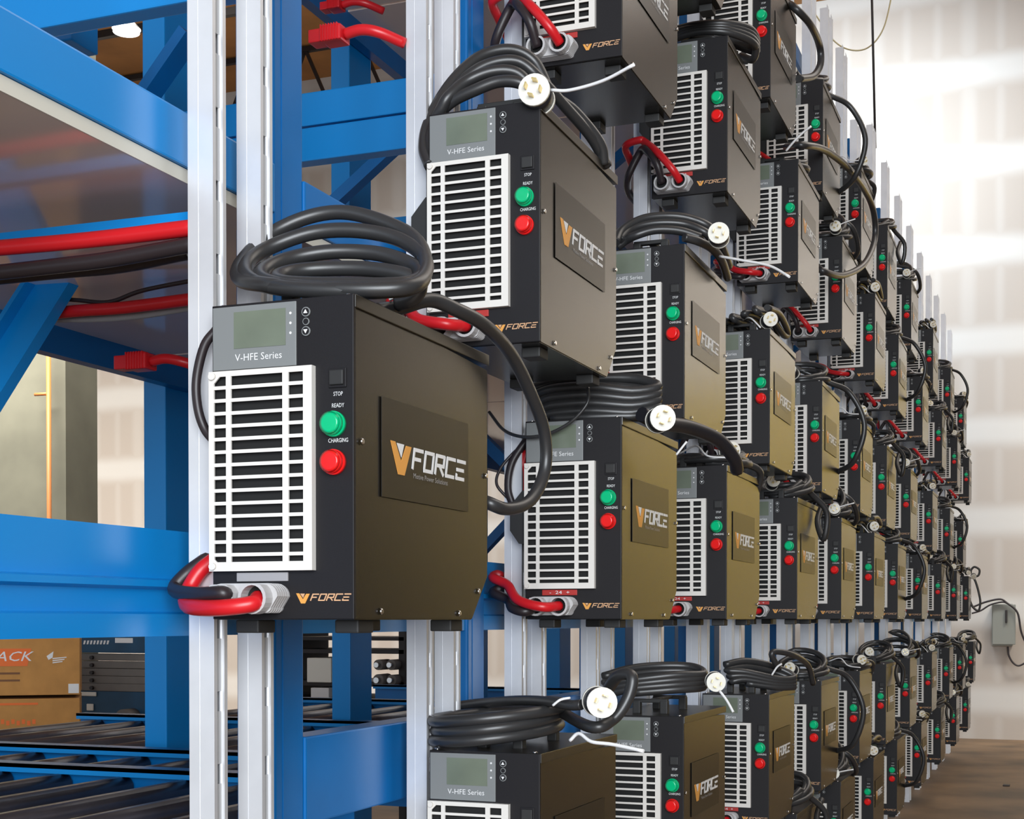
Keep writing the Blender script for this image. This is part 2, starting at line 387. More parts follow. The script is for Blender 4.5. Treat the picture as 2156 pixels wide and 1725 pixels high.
    b = MB(); logo(b, (hw+.0008, .128, .2475), SX, .33, M['orange'], M['white']); b.build('side_logo', dc)
    for p in ((.026, .288), (.095, .014), (.424, .012), (.519, .055), (.557, .282)): screw(t, (hw, p[0], p[1]), (1, 0, 0), .0062)
    for x in (tr(.012), tr(.245)): screw(t, (x, .014, H), (0, 0, 1), .0062)
    for x, y in ((-.08, .02), (.09, .05), (.09, .43), (-.085, .43)):
        MB().box(x-.022, x+.022, y, y+.055, -.022, 0, M['rubber'], .003).build('foot', t)
    # handle on the lid
    b = MB()
    for y in (.09, .32):
        for x in (-.055, .032): b.box(x, x+.024, y, y+.026, H-.001, H+.04, M['rubber'], .003)
        b.box(-.054, .055, y+.002, y+.024, H+.033, H+.045, M['rubber'], .003)
    b.box(-.012, .012, .1, .335, H+.034, H+.044, M['rubber'], .003); b.build('carry_handle', t)
    # bracket to the struts on the rack side
    for yy, ww, xx in ((.0, .04, -.045), (.1, .08, -.0265)):
        b = MB(); b.prism([(xx, .3), (xx, .235), (-.02, .2), (.002, .2), (.002, .34), (-.01, .34)], ww, M['rubber'], (-hw, yy, 0), ((1, 0, 0), (0, 0, 1)), (0, 1, 0)); b.build('mounting_bracket', t)
    return t

def plug(parent, p, d, s=1., ring=True):
    p, d = Vector(p), Vector(d).normalized()
    b = MB(); r = .0275*s
    b.cyl(p-d*.085*s, p-d*.05*s, .016*s, M['plugb'], 20, r*.9).cyl(p-d*.05*s, p-d*.008*s, r, M['plugb'], 24)
    pl = b.build('plug', parent)
    b = MB(); b.cyl(p-d*.0082*s, p, r*1.04, M['plugw'], 24).cyl(p-d*.056*s, p-d*.048*s, r*1.04, M['plugw'], 24); b.build('plug_face', pl)
    b = MB(); u = d.orthogonal().normalized(); v = d.cross(u)
    for a in (.5, 2.1, 3.7, 5.2):
        e = u*math.cos(a)+v*math.sin(a); q = p+e*r*.5; b.bar(q, q+d*.017*s, .009*s, .0025*s, M['brass'], e)
    b.build('prongs', pl); return pl
def flatten(pts, minz):
    return [Vector((p.x, p.y, max(p.z, minz))) for p in pts]

CR = .0135
def rings(n, a, b, tilt0, tilt1, cx, cy_, rnd, jit=.008, start=-math.pi/2, z0=H+CR+.002, turn=0., lift=0.):
    """a wound coil: rings hinged low at the front and raised towards the back"""
    out = []; N = int(n*28)
    for i in range(N+1):
        u = i/N; th = start+2*math.pi*n*u; t = math.radians(tilt0+(tilt1-tilt0)*u)
        aa = a*(1+.06*math.sin(5*u+1)); bb = b*(1+.08*math.sin(7*u))
        y = bb*math.sin(th); x = aa*math.cos(th)+.01*math.sin(3*th*.5+1)
        hgt = (y+bb)*math.sin(t)+lift*u
        yy = y*math.cos(t)
        xr = x*math.cos(turn)-yy*math.sin(turn); yr = x*math.sin(turn)+yy*math.cos(turn)
        out.append(Vector((cx+xr, cy_+yr, z0+hgt+rnd.uniform(0, jit*.3)+(u*n % 2)*CR*.9)))
    return out
def cord(parent, pts, r=CR, m='cord', name='power_cord', seg=9): return MB().tube(pts, r, M[m], seg).build(name, parent)
def tie(parent, P, r=.0032):
    b = MB(); b.tube(spline(P, 6), r, M['tie'], 6); return b.build('cable_tie', parent)

def out_cables(t, kind=0):
    """red and black output leads from the connector back to the rack"""
    xr, xb = tr(.112), tr(.05)
    if kind == 0:
        R_ = [(xr, -.05, .035), (xr-.03, -.1, .032), (xr-.10, -.09, .05), (-hw-.035, -.045, .09), (-hw-.085, -.02, .11), (-hw-.098, .055, .12), (-hw-.098, .14, .1)]
        B_ = [(xb, -.05, .035), (xb-.02, -.085, .02), (xb-.06, -.075, .03), (-hw-.035, -.035, .05), (-hw-.085, -.015, .07), (-hw-.098, .055, .08), (-hw-.098, .14, .06)]
    else:
        R_ = [(xr, -.05, .035), (xr-.02, -.085, .07), (xr-.07, -.08, .13), (xr-.13, -.02, .19), (-hw-.04, -.02, .2), (-hw-.09, -.01, .19), (-hw-.098, .055, .17), (-hw-.098, .14, .14)]
        B_ = [(xb, -.05, .035), (xb-.01, -.08, .09), (xb-.045, -.07, .14), (-hw-.03, -.03, .16), (-hw-.08, -.015, .08), (-hw-.098, .055, .05), (-hw-.098, .14, .04)]
    MB().tube(spline(R_, 7), .013, M['redc'], 9).build('red_cable', t)
    MB().tube(spline(B_, 7), .013, M['blackc'], 9).build('black_cable', t)

def generic_cord(t, v):
    rnd = random.Random(v*7+3)
    if v == 0:      # wide coil raised at the back
        P = rings(3.6, .115, .12, 8, 42, .012, .2, rnd); pe = Vector((.09, .02, H+.03))
        P = spline([P[0]+Vector((0, 0, .01))], 1) if False else P
        c = cord(t, P+spline([P[-1], (.13, .25, H+.12), (.16, .38, H+.02), (.1, .5, H-.02)], 8)[1:])
        plug(c, (.1, -.03, H+.045), (.1, -1, .1)); tie(t, [(.09, .0, H+.02), (.12, -.02, H+.05), (.2, -.03, H+.07)])
    elif v == 1:    # flat heap, several passes along the lid
        P = []
        for k in range(5):
            x = -.1+.045*k; z = H+CR+.012*(k % 2)+.012*k
            P += [(x, .03, z+.01), (x+.01, .22, z+.03), (x+.02, .46, z), (x+.03, .5, z+.02), (x+.04, .25, z+.045), (x+.03, .05, z+.03)]
        c = cord(t, spline(P, 5)); plug(c, (.13, .02, H+.04), (.5, -1, .0)); tie(t, [(.0, .1, H+.06), (.05, .02, H+.05), (.1, -.03, H+.0)])
    elif v == 2:    # coil with a big loop drooping off the aisle side
        P = rings(2.6, .11, .13, 5, 26, 0, .2, rnd)
        P += spline([P[-1], (.1, .35, H+.05), (.2, .42, H+.0), (.27, .44, H-.16), (.22, .46, H-.33), (.12, .55, H-.38)], 8)[1:]
        c = cord(t, P); plug(c, (-.02, .0, H+.06), (-.2, -1, .3))
    elif v == 3:    # low oval coil
        P = rings(3.3, .115, .17, 2, 9, .025, .24, rnd, turn=.15); P += spline([P[-1], (.1, .4, H+.05), (.14, .53, H+.02), (.09, L+.02, H-.1)], 6)[1:]
        c = cord(t, P); plug(c, (.13, .1, H+.06), (.8, -1, .0)); tie(t, [(-.05, .06, H+.05), (.02, .02, H+.07), (.07, -.02, H+.03), (.14, -.03, H+.02)])
    elif v == 4:    # small drooping loops at the side
        P = rings(3.2, .1, .14, 10, 30, .03, .26, rnd, turn=-.2); P += spline([P[-1], (.14, .3, H+.04), (.2, .36, H-.04), (.185, .38, H-.16), (.15, .42, H-.08), (.16, .5, H+.01)], 6)[1:]
        c = cord(t, P); plug(c, (.02, .05, H+.08), (.4, -1, .3))
    return c

def charger_kids(o): return [c for c in bpy.data.objects if c.parent == o]

# build one charger per look (red plate / grey plate), then copies with their own cords
proto = make_charger('x')
base_children = charger_kids(proto)
KIDS = {}
for o in bpy.data.objects:
    if o.parent: KIDS.setdefault(o.parent.name, []).append(o)
# variant accessory sets, each built once on a parking charger and then copied
acc_cord, acc_leads = {}, {}
def snap(fn, *a):
    before = set(bpy.data.objects); fn(*a); new = [o for o in bpy.data.objects if o not in before]
    for o in new:
        if o.parent: KIDS.setdefault(o.parent.name, []).append(o)
    return [o for o in new if o.parent == a[0]]
holder = bpy.data.objects.new('holder', None); COL.objects.link(holder)
for v in range(5): acc_cord[v] = snap(generic_cord, holder, v)
for v in range(2): acc_leads[v] = snap(out_cables, holder, v)

ROWNAME = {3: 'top row', 2: 'second row from the top', 1: 'third row from the top', 0: 'fourth row from the top', -1: 'second row from the bottom', -2: 'bottom row'}
CELLS = {3: range(3, 20, 2), 2: range(2, 21, 2), 1: range(1, 20, 2), 0: range(0, 21, 2), -1: range(1, 22, 2), -2: range(6, 21, 2)}
BESPOKE = {(0, 0), (1, 1), (2, 0), (3, 1), (4, 2), (1, -1), (3, -1), (5, -1), (5, 3), (6, 2), (2, 2)}
LOOK = {(0, 0): 'largest, nearest black charger with arched cord coil on top and big loop at its side',
 (1, 1): 'black charger with white plug facing out on top and cord arching high over it',
 (2, 0): 'black charger behind the nearest one, a looping cord hanging across its display',
 (2, 2): 'black charger cut by the top edge of the photo, nearest in its row',
 (1, -1): 'black charger cut by the bottom edge under a flat round coil and big white-faced plug',
 (3, -1): 'black charger with pale lid and black handle, red lamp near the bottom edge'}
G = {}
for r, cols in CELLS.items():
    for i, c in enumerate(cols):
        lab = LOOK.get((c, r)) or 'black battery charger, %s from the near end in the %s' % (ORD[i], ROWNAME[r])
        g = copy_tree(proto); g.location = ((XL+XR)/2, YC[c], ZB[r]); g['label'] = lab; g['group'] = 'battery chargers along the rack'
        G[(c, r)] = g
        v = (c*3+r*5+1) % 5
        if (c, r) not in BESPOKE:
            for a in acc_cord[v]: copy_tree(a, g)
        if (c, r) != (0, 0):
            for a in acc_leads[1 if r > 0 and c not in (1, 6, 10, 13) else 0]: copy_tree(a, g)
def drop(o):
    for ch in KIDS.get(o.name, []): drop(ch)
    bpy.data.objects.remove(o)
drop(proto)
for lst in list(acc_cord.values())+list(acc_leads.values()):
    for o in lst: drop(o)
bpy.data.objects.remove(holder)

def loc(g, px, py, axis, val):
    """photo position to the charger's own coordinates on its plane axis=val (local)"""
    o = g.location; return at(px, py, axis, o[axis]+val)-o

# --- the nearest charger: grey plate, arched coil, large loop, its own leads
g = G[(0, 0)]
old = [o for o in bpy.data.objects if o.parent == g and o.name.startswith('connector_label')][0]
for c in [c for c in bpy.data.objects if c.parent == old]: bpy.data.objects.remove(c)
bpy.data.objects.remove(old)
bpy.data.objects.remove([o for o in bpy.data.objects if o.parent == g and o.name.startswith('mounting_bracket') and min(v.co.y for v in o.data.vertices) < .01][0])
MB().box(tr(.048), tr(.144), -.007, -.003, .063, .0775, M['greyplate'], .001).build('connector_label', g)
P = [loc(g, *p) for p in ((840, 655, 0, .07), (900, 640, 0, .09))]
def ring_px(g, pts): return [loc(g, x, y, 1, d) for x, y, d in pts]
path = ring_px(g, [(620, 606, .06), (560, 600, .05), (508, 590, .10), (505, 560, .16), (560, 500, .24), (640, 460, .28), (720, 447, .30), (800, 465, .30), (870, 500, .28), (895, 550, .22),
   (880, 600, .14), (800, 612, .08), (700, 612, .05), (590, 606, .045), (530, 590, .08), (518, 560, .14), (560, 525, .2), (650, 492, .24), (740, 485, .26), (830, 500, .27), (888, 535, .24), (895, 575, .18),
   (860, 604, .1), (760, 610, .06), (640, 606, .05), (560, 592, .07), (555, 570, .12), (610, 545, .18), (700, 530, .22), (800, 535, .24), (870, 560, .22), (885, 585, .16),
   (840, 600, .1), (720, 600, .07), (600, 596, .06), (590, 580, .12), (650, 568, .17), (760, 566, .2), (850, 578, .2), (884, 600, .2), (870, 628, .2), (835, 640, .2)])
path = flatten(spline(path, 6), H+CR+.001)
c = cord(g, path, name='power_cord', seg=12)
lp = [loc(g, *p) for p in ((790, 655, 0, .09), (840, 648, 0, .1), (905, 632, 0, .125), (960, 652, 0, .15), (1020, 685, 0, .165), (1075, 745, 0, .165), (1118, 830, 0, .165), (1146, 910, 0, .165), (1147, 990, 0, .16), (1118, 1052, 0, .15), (1070, 1072, 0, .135), (1025, 1058, 0, .11), (980, 1040, 0, .02))]
cord(g, spline(lp, 9), name='power_cord_loop', seg=12)
tie(g, [loc(g, 812, 592, 1, .2), loc(g, 816, 610, 1, .2), loc(g, 824, 632, 1, .2)], .004)
lb = [(456, 694, -.02), (430, 730, -.025), (414, 800, -.025), (417, 860, -.025), (432, 905, -.02), (456, 934, -.02)]
MB().tube(spline([loc(g, x, y, 1, d+.04) for x, y, d in lb], 6), .008, M['blackc'], 9).build('hanging_lead', g)
R_ = [(562, 1262, -.045), (530, 1272, -.07), (470, 1280, -.085), (415, 1280, -.06), (393, 1272, -.02), (396, 1245, .015), (420, 1205, .03), (452, 1178, .04)]
B_ = [(500, 1246, -.045), (470, 1250, -.07), (420, 1252, -.05), (380, 1248, -.01), (368, 1238, .02), (392, 1210, .035), (425, 1185, .045), (455, 1165, .06)]
MB().tube(spline([Vector((tr(.112), -.044, .035))]+[loc(g, x, y, 1, d) for x, y, d in R_[1:]], 8), .0135, M['redc'], 12).build('red_cable', g)
MB().tube(spline([Vector((tr(.05), -.044, .035))]+[loc(g, x, y, 1, d) for x, y, d in B_[1:]], 8), .0125, M['blackc'], 12).build('black_cable', g)

# --- charger above: cord arching over, plug facing out
g = G[(1, 1)]
for k, pts in enumerate([
   [(905, 350, -.0), (893, 310, .03), (905, 250, .06), (950, 175, .12), (1010, 120, .18), (1075, 105, .22), (1125, 130, .25), (1160, 195, .27), (1210, 235, .35), (1262, 300, .42), (1272, 345, .45)],
   [(912, 330, .02), (905, 290, .04), (925, 235, .07), (975, 170, .11), (1030, 135, .14), (1090, 130, .17), (1135, 165, .2), (1190, 225, .3), (1245, 290, .4), (1278, 350, .47)],
   [(903, 320, .06), (912, 262, .06), (930, 228, .05), (945, 203, .05), (985, 170, .08), (1040, 150, .1), (1090, 155, .12), (1125, 195, .14), (1150, 216, .17)],
   [(908, 300, .07), (925, 245, .07), (952, 214, .06), (1000, 190, .06), (1050, 172, .07), (1095, 175, .08), (1125, 200, .1)]]):
    cord(g, spline([loc(g, x, y, 1, d) for x, y, d in pts], 8), name='power_cord' if k == 0 else 'cord_turn')
c = bpy.data.objects[[o.name for o in bpy.data.objects if o.parent == g and o.name.startswith('power_cord')][0]]
plug(c, loc(g, 1124, 188, 1, -.03), (.15, -1, .02), 1.2)
tie(g, [loc(g, x, y, 1, d) for x, y, d in ((1160, 190, .0), (1200, 190, -.01), (1270, 170, -.03), (1335, 136, -.06))], .0038)

# --- charger (third column): heaped bundle, thin cord across the display, plug at the corner
g = G[(2, 0)]
rnd = random.Random(4)
P = []
for k in range(5):
    y = 800+k*17
    P += [(1120+k*6, y+18, .08), (1180, y+2, .1), (1260, y-4, .14), (1340, y-2+k*3, .16), (1385, y+14-k*3, .14), (1330, y+24-k*2, .1), (1240, y+14, .07), (1160, y+20, .06)]
cord(g, flatten(spline([loc(g, x, y, 1, d) for x, y, d in P], 5), H+CR), name='power_cord')
c = [o for o in bpy.data.objects if o.parent == g and o.name.startswith('power_cord')][0]
plug(c, loc(g, 1396, 880, 1, -.02), (.55, -1, -.02), 1.15)
cord(g, spline([loc(g, x, y, 1, d) for x, y, d in ((1350, 872, .03), (1390, 890, .1), (1450, 900, .25), (1510, 925, .4), (1545, 965, .5), (1552, 990, .56))], 6), .02, 'plugb', 'cord_sleeve')
cord(g, spline([loc(g, x, y, 1, d) for x, y, d in ((1238, 815, -.02), (1236, 850, -.03), (1200, 890, -.035), (1150, 915, -.03), (1100, 920, -.02), (1060, 905, .02), (1030, 868, .06))], 8), .0045, 'cord', 'thin_lead')
cord(g, spline([loc(g, x, y, 1, d) for x, y, d in ((1110, 1085, .05), (1060, 1040, .04), (1045, 1015, .03), (1055, 985, .03), (1080, 955, .04), (1108, 930, .05))], 8), .004, 'blackc', 'thin_lead')
cord(g, spline([loc(g, x, y, 1, d) for x, y, d in ((1110, 925, .05), (1078, 975, .04), (1070, 1030, .04), (1085, 1075, .05))], 6), .011, 'blackc', 'black_riser')
cord(g, spline([loc(g, x, y, 1, d) for x, y, d in ((1110, 950, .06), (1096, 1000, .06), (1098, 1060, .06), (1110, 1085, .06))], 6), .013, 'redc', 'red_riser')
tie(g, [loc(g, x, y, 1, d) for x, y, d in ((1424, 958, .2), (1438, 940, .2), (1446, 930, .2))])

# --- charger in the third row, second column group
g = G[(3, 1)]
for k, pts in enumerate([
   [(1296, 510, .0), (1310, 485, .05), (1350, 462, .1), (1400, 455, .14), (1450, 460, .17), (1495, 480, .2), (1520, 520, .3), (1535, 560, .45)],
   [(1304, 505, .03), (1330, 482, .08), (1380, 470, .12), (1440, 472, .15), (1485, 490, .16), (1500, 510, .2)],
   [(1300, 520, .05), (1318, 506, .05), (1340, 495, .04), (1380, 484, .06), (1430, 486, .09), (1475, 500, .12)],
   [(1440, 500, .06), (1470, 508, .1), (1500, 524, .2), (1520, 550, .3), (1532, 585, .45)]]):
    cord(g, spline([loc(g, x, y, 1, d) for x, y, d in pts], 8), name='power_cord' if k == 0 else 'cord_turn')
c = [o for o in bpy.data.objects if o.parent == g and o.name.startswith('power_cord')][0]
plug(c, loc(g, 1513, 490, 1, -.0), (.2, -1, .02), 1.1)
tie(g, [loc(g, x, y, 1, d) for x, y, d in ((1515, 540, .12), (1560, 548, .08), (1620, 560, .05), (1662, 583, .0))], .0042)

# --- fourth column, second row from top
g = G[(4, 2)]
P = []
for k in range(4):
    P += [(1425, 62+k*6, .12), (1470, 52+k*5, .1), (1530, 50+k*6, .12), (1580, 62+k*8, .2), (1592, 90+k*6, .3), (1560, 90+k*3, .3), (1500, 70+k*3, .28), (1450, 70+k*3, .22)]
cord(g, flatten(spline([loc(g, x, y, 1, d) for x, y, d in P], 5), H+CR), name='power_cord')
cord(g, spline([loc(g, x, y, 1, d) for x, y, d in ((1560, 70, .2), (1590, 95, .25), (1585, 125, .3), (1560, 118, .35))], 6), name='cord_turn')

# --- flat round coil at the bottom edge
g = G[(1, -1)]
for zz, rx, ry, ph in ((1512, 155, 40, 0), (1535, 150, 34, .3), (1500, 160, 32, .8)): pass
path = []
for i in range(3*30+1):
    th = 1.2+2*math.pi*i/30; u = i/90
    cx_ = -.03+.005*math.sin(i*.3); rx_ = .148-.012*math.sin(u*4); ry_ = .165
    path.append(Vector((cx_+rx_*math.cos(th), .15+ry_*math.sin(th), H+CR+.004+.068*u+.012*math.sin(th+1))))
path += spline([path[-1], loc(g, 1240, 1530, 1, .05), loc(g, 1290, 1515, 1, .08), loc(g, 1322, 1470, 1, .1), loc(g, 1330, 1425, 1, .11), loc(g, 1300, 1425, 1, .13), loc(g, 1270, 1470, 1, .2)], 9)[1:]
c = cord(g, path, name='power_cord', seg=12)
cord(g, spline([loc(g, x, y, 1, d) for x, y, d in ((930, 1510, .33), (955, 1490, .33), (1020, 1480, .28), (1100, 1475, .16), (1160, 1478, .08), (1200, 1485, .04), (1225, 1484, .03))], 7), .012, 'cord', 'cord_end')
plug(c, loc(g, 1268, 1480, 1, -.02), (.55, -1, -.0), 1.15)
tie(g, [loc(g, x, y, 1, d) for x, y, d in ((1200, 1560, -.01), (1219, 1545, -.015), (1245, 1562, -.03), (1290, 1568, -.04), (1355, 1582, -.06))], .0042)
tie(g, [loc(g, x, y, 1, d) for x, y, d in ((1164, 1486, .0), (1180, 1474, .0), (1200, 1470, .02))], .003)

g = G[(3, -1)]
P = []
for k in range(4):
    P += [(1270+k*4, 1425+k*12, .05), (1330, 1408+k*12, .12), (1400, 1402+k*11, .18), (1460, 1405+k*10, .2), (1480, 1420+k*9, .15), (1420, 1422+k*10, .08), (1330, 1432+k*9, .04)]
pts = spline([loc(g, x, y, 1, d) for x, y, d in P], 5)
c = cord(g, flatten(pts, H+.042+CR), name='power_cord')
plug(c, loc(g, 1508, 1437, 1, .0), (.35, -1, -.05), 1.0)
tie(g, [loc(g, x, y, 1, d) for x, y, d in ((1515, 1455, .0), (1530, 1475, -.01), (1544, 1500, -.02))], .0042)
g = G[(5, -1)]
P = []
for k in range(4):
    P += [(1525+k*5, 1400+k*12, .06), (1570, 1392+k*12, .12), (1625, 1402+k*12, .2), (1672, 1425+k*8, .22), (1640, 1430+k*6, .15), (1570, 1415+k*8, .08)]
c = cord(g, flatten(spline([loc(g, x, y, 1, d) for x, y, d in P], 5), H+.02), name='power_cord')
cord(g, spline([loc(g, x, y, 1, d) for x, y, d in ((1640, 1410, .15), (1625, 1375, .1), (1665, 1378, .2), (1700, 1400, .4), (1712, 1440, .5))], 7), .012, name='cord_turn')
tie(g, [loc(g, x, y, 1, d) for x, y, d in ((1625, 1422, .1), (1636, 1405, .1), (1646, 1398, .1))], .004)

g = G[(5, 3)]
cord(g, spline([loc(g, x, y, 0, d) for x, y, d in ((1655, 5, .1), (1675, 18, .16), (1705, 50, .2), (1725, 95, .2), (1727, 135, .2), (1712, 160, .18), (1682, 166, .15))], 8), .0155, name='power_cord')
g = G[(6, 2)]
c = cord(g, spline([loc(g, x, y, 0, d) for x, y, d in ((1655, 310, .0), (1690, 306, .1), (1740, 318, .15), (1795, 365, .2), (1835, 430, .22), (1842, 500, .22), (1820, 555, .2), (1775, 580, .15), (1735, 572, .1), (1722, 562, .06))], 9), .0165, name='power_cord')
P = rings(2.5, .11, .14, 4, 18, 0, .25, rnd); cord(g, P, name='cord_coil')
tie(g, [loc(g, x, y, 1, d) for x, y, d in ((1655, 318, -.02), (1670, 300, -.03), (1690, 280, -.04), (1708, 266, -.05))], .005)
g = G[(2, 2)]
P = rings(2.5, .11, .14, 4, 18, 0, .25, rnd); cord(g, P, name='power_cord')

# ------------------------------------------------------------------ the blue rack, one assembly with its uprights, beams, decks and rollers
rack = empty('storage_rack', (-1.9, 2.5, 0), 'long blue steel roller rack standing behind the chargers and galvanised struts', 'rack')
def part(mb, name, parent=rack):
    o = mb.build(name, parent); o.matrix_parent_inverse = Matrix.Translation(-rack.location); return o
FU = [1.25, 2.43, 3.40, 4.57, 5.90, 7.75, 9.08, 10.45, 12.3, 14.25, 16.2, 18.2]
for y in FU:
    b = MB(); b.box(-1.52, -1.434, y, y+.115, 0, 5.2, M['blue'], .006); b.box(-1.434, -1.4325, y+.03, y+.085, 0, 5.2, M['blue']); part(b, 'front_upright')
RU = [3.6, 4.78, 5.98, 7.18, 8.4, 9.6, 10.8, 12.3, 14.2]
for y in RU:
    b = MB(); b.box(-2.573, -2.495, y, y+.18, 0, 5.2, M['blue_lit'], .004); part(b, 'rear_upright')
def zr(z): return z+CAMZ
for i in range(len(FU)-1):
    y0, y1 = FU[i]+.115, FU[i+1]
    if i == 0: y0 = .8
    for zz in (.79, 2.25, 3.2):
        b = MB(); b.box(-1.50, -1.43, y0, y1, zr(zz), zr(zz+.095), M['blue_lit' if i == 0 else 'blue'], .004); part(b, 'front_beam')
    b = MB(); b.prism([(-1.50, -.03), (-1.44, -.03), (-1.44, .008), (-1.455, .012), (-1.455, .05), (-1.44, .055), (-1.44, .066), (-1.46, .07), (-1.46, .155), (-1.50, .155)], y1-y0, M['blue_lit'], (0, y0, CAMZ), ((1, 0, 0), (0, 0, 1)), (0, 1, 0))
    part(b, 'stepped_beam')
    if i > 0:
        b = MB(); b.box(-1.50, -1.43, y0, y1, zr(-.42), zr(-.24), M['blue'], .004); part(b, 'low_beam')
        b = MB(); b.box(-1.50, -1.43, y0, y1, zr(-1.4), zr(-1.25), M['blue'], .004); part(b, 'low_beam')
    # glossy sheet decks
    for zz in (.765, 2.225):
        if i == 1: break
        if i == 0: y1d = FU[2]+.1
        else: y1d = y1+.1
        b = MB(); b.box(-2.45, -1.44, y0, y1d, zr(zz), zr(zz+.02), M['deck']); dk = part(b, 'deck_sheet')
        b = MB(); b.box(-1.44, -1.437, y0, y1d, zr(zz+.0), zr(zz+.024), M['deckedge']); e = b.build('deck_edge', dk)
    b = MB(); b.box(-2.49, -2.45, y0, y1+.115, zr(.69), zr(.765), M['blue']); part(b, 'rear_beam')
    b = MB(); b.box(-2.49, -2.45, y0, y1+.115, zr(2.15), zr(2.225), M['blue']); part(b, 'rear_beam')
    # cross members between front and rear
    yc = FU[i+1]+.03
    b = MB(); b.box(-2.5, -1.5, yc, yc+.05, zr(1.34), zr(1.43), M['blue_lit'], .004); b.box(-2.5, -1.5, yc, yc+.05, zr(1.245), zr(1.335), M['blue_lit'], .004); part(b, 'cross_beam')
    if i < 2: continue
    b = MB(); b.bar((-1.52, yc+.03, zr(1.2)), (-2.5, yc+.03, zr(.25)), .04, .05, M['blue'], (0, 1, 0)); part(b, 'brace')
    b = MB(); b.bar((-2.5, yc+.09, zr(1.2)), (-1.52, yc+.09, zr(.25)), .04, .05, M['blue'], (0, 1, 0)); part(b, 'brace')
    b = MB(); b.bar((-1.52, yc+.03, zr(2.2)), (-2.5, yc+.03, zr(1.5)), .04, .05, M['blue'], (0, 1, 0)); part(b, 'brace')
# near-bay braces seen at the left edge
p0, p1 = at(-60, 870, 1, 2.5), at(160, 520, 1, 2.74)
b = MB(); b.bar(p0, p1, .11, .03, M['blue_lit'], (0, 1, 0)); b.bar(p0+Vector((-.03, -.02, .02)), p1+Vector((-.03, -.02, .02)), .012, .04, M['blue_lit'], (0, 1, 0)); part(b, 'brace')
b = MB(); b.bar(at(300, 215, 1, 3.3), at(400, 70, 1, 3.3), .03, .07, M['blue'], (0, 1, 0)); part(b, 'brace')
b = MB(); q0, q1 = at(-80, 40, 1, 3.9), at(420, -20, 1, 3.9); b.bar(q0, q1, .05, .12, M['blue']); part(b, 'cross_beam')
q = at(150, 40, 1, 2.75); b = MB(); b.box(q.x-.6, q.x, 2.75, 2.85, at(0, 110, 1, 2.75).z, at(0, -120, 1, 2.75).z, M['blue_lit'], .004); part(b, 'beam_end_plate')
b = MB(); b.bar(at(-30, 512, 1, 2.16), at(420, 462, 1, 2.16), .03, .022, M['blue_lit']); part(b, 'tie_rail')
# roller bed
ZR = zr(-.40)
for ya in (2.97, 3.43, 4.62, 5.9, 7.2):
    b = MB(); b.box(-3.6, -1.54, ya-.03, ya+.03, ZR+.02, ZR+.03, M['blue']); b.box(-3.6, -1.54, ya-.03, ya-.026, ZR+.008, ZR+.03, M['blue_lit']); b.box(-3.6, -1.54, ya-.002, ya+.002, ZR-.1, ZR+.02, M['blue']); part(b, 'roller_rail')
n = 0
for ya, yb, off in ((1.7, 2.96, 0), (3.02, 3.42, .09), (3.48, 4.59, .02), (4.65, 5.87, .05)):
    x = -1.62-off
    while x > -3.5:
        b = MB(); b.cyl((x, ya, ZR-.018), (x, yb, ZR-.018), .027, M['roller'], 14).cyl((x, ya-.0, ZR-.018), (x, ya-.02, ZR-.018), .013, M['steel'], 8); part(b, 'roller')
        x -= .185; n += 1

# ------------------------------------------------------------------ cables and connectors in the rack
def lead(pts, r, m, name, label, n=8):
    o = MB().tube(spline(pts, n), r, M[m], 10).build(name); return tag(o, label, 'cable')
Y0 = 2.1
lead([at(-60, 527, 1, Y0), at(120, 512, 1, Y0), at(240, 500, 1, Y0), at(420, 478, 1, Y0)], .0145, 'redc', 'red_power_cable', 'bright red cable running under the shelf at the left edge, upper of the two')
lead([at(-60, 580, 1, Y0), at(120, 560, 1, Y0), at(240, 545, 1, Y0), at(420, 512, 1, Y0)], .014, 'blackc', 'black_power_cable', 'thick black cable just below the upper red cable at the left edge')
lead([at(-60, 590, 1, Y0+.05), at(120, 572, 1, Y0+.05), at(250, 560, 1, Y0+.05), at(400, 530, 1, Y0+.05)], .014, 'blackc', 'black_power_cable', 'second thick black cable, lower and farther back than its twin at the left edge')
lead([at(60, 625, 1, 2.7), at(160, 632, 1, 2.7), at(230, 636, 1, 2.7), at(300, 612, 1, 2.7), at(420, 588, 1, 2.7)], .005, 'blackc', 'black_wire', 'thin black wire sagging above the lower red cable at left')
lead([at(40, 668, 1, 2.7), at(160, 655, 1, 2.7), at(260, 648, 1, 2.7), at(420, 628, 1, 2.7)], .014, 'redc', 'red_power_cable', 'lower red cable at the left, passing behind the blue diagonal brace')
lead([at(60, 672, 1, 2.74), at(200, 672, 1, 2.74), at(300, 664, 1, 2.74), at(420, 645, 1, 2.74)], .008, 'grey', 'grey_wire', 'thin grey wire just below the lower red cable at left')
def connector(px, py, Y, w, label, dirx=1):
    c = at(px, py, 1, Y); t = empty('cable_connector', c, label, 'connector')
    h = w*.42
    b = MB(); b.box(-w/2, -w*.12, -.02, .02, -h*.42, h*.42, M['redc'], .003); b.box(-w*.12, w/2, -.025, .025, -h/2, h/2, M['redc'], .005)
    b.build('housing', t)
    b = MB()
    for k in range(7): b.box(-w*.1+k*w*.08, -w*.1+k*w*.08+w*.035, -.028, .0, -h*.5, h*.56, M['redc'], .002)
    b.build('grip_ribs', t)
    MB().tube(spline([(w/2, 0, 0), (w/2+.04, 0, .004), (w/2+.08, .01, -.004), (w/2+.125, .05, -.02)], 6), .0125, M['redc'], 10).build('red_lead', t)
    return t
connector(284, 764, 2.9, .095, 'red battery connector hanging at left behind the first strut')
connector(692, 78, 2.9, .085, 'red battery connector with red lead between the first two strut pairs, top')
connector(700, 14, 4.2, .075, 'small dim red connector at the top edge behind the blue upright')

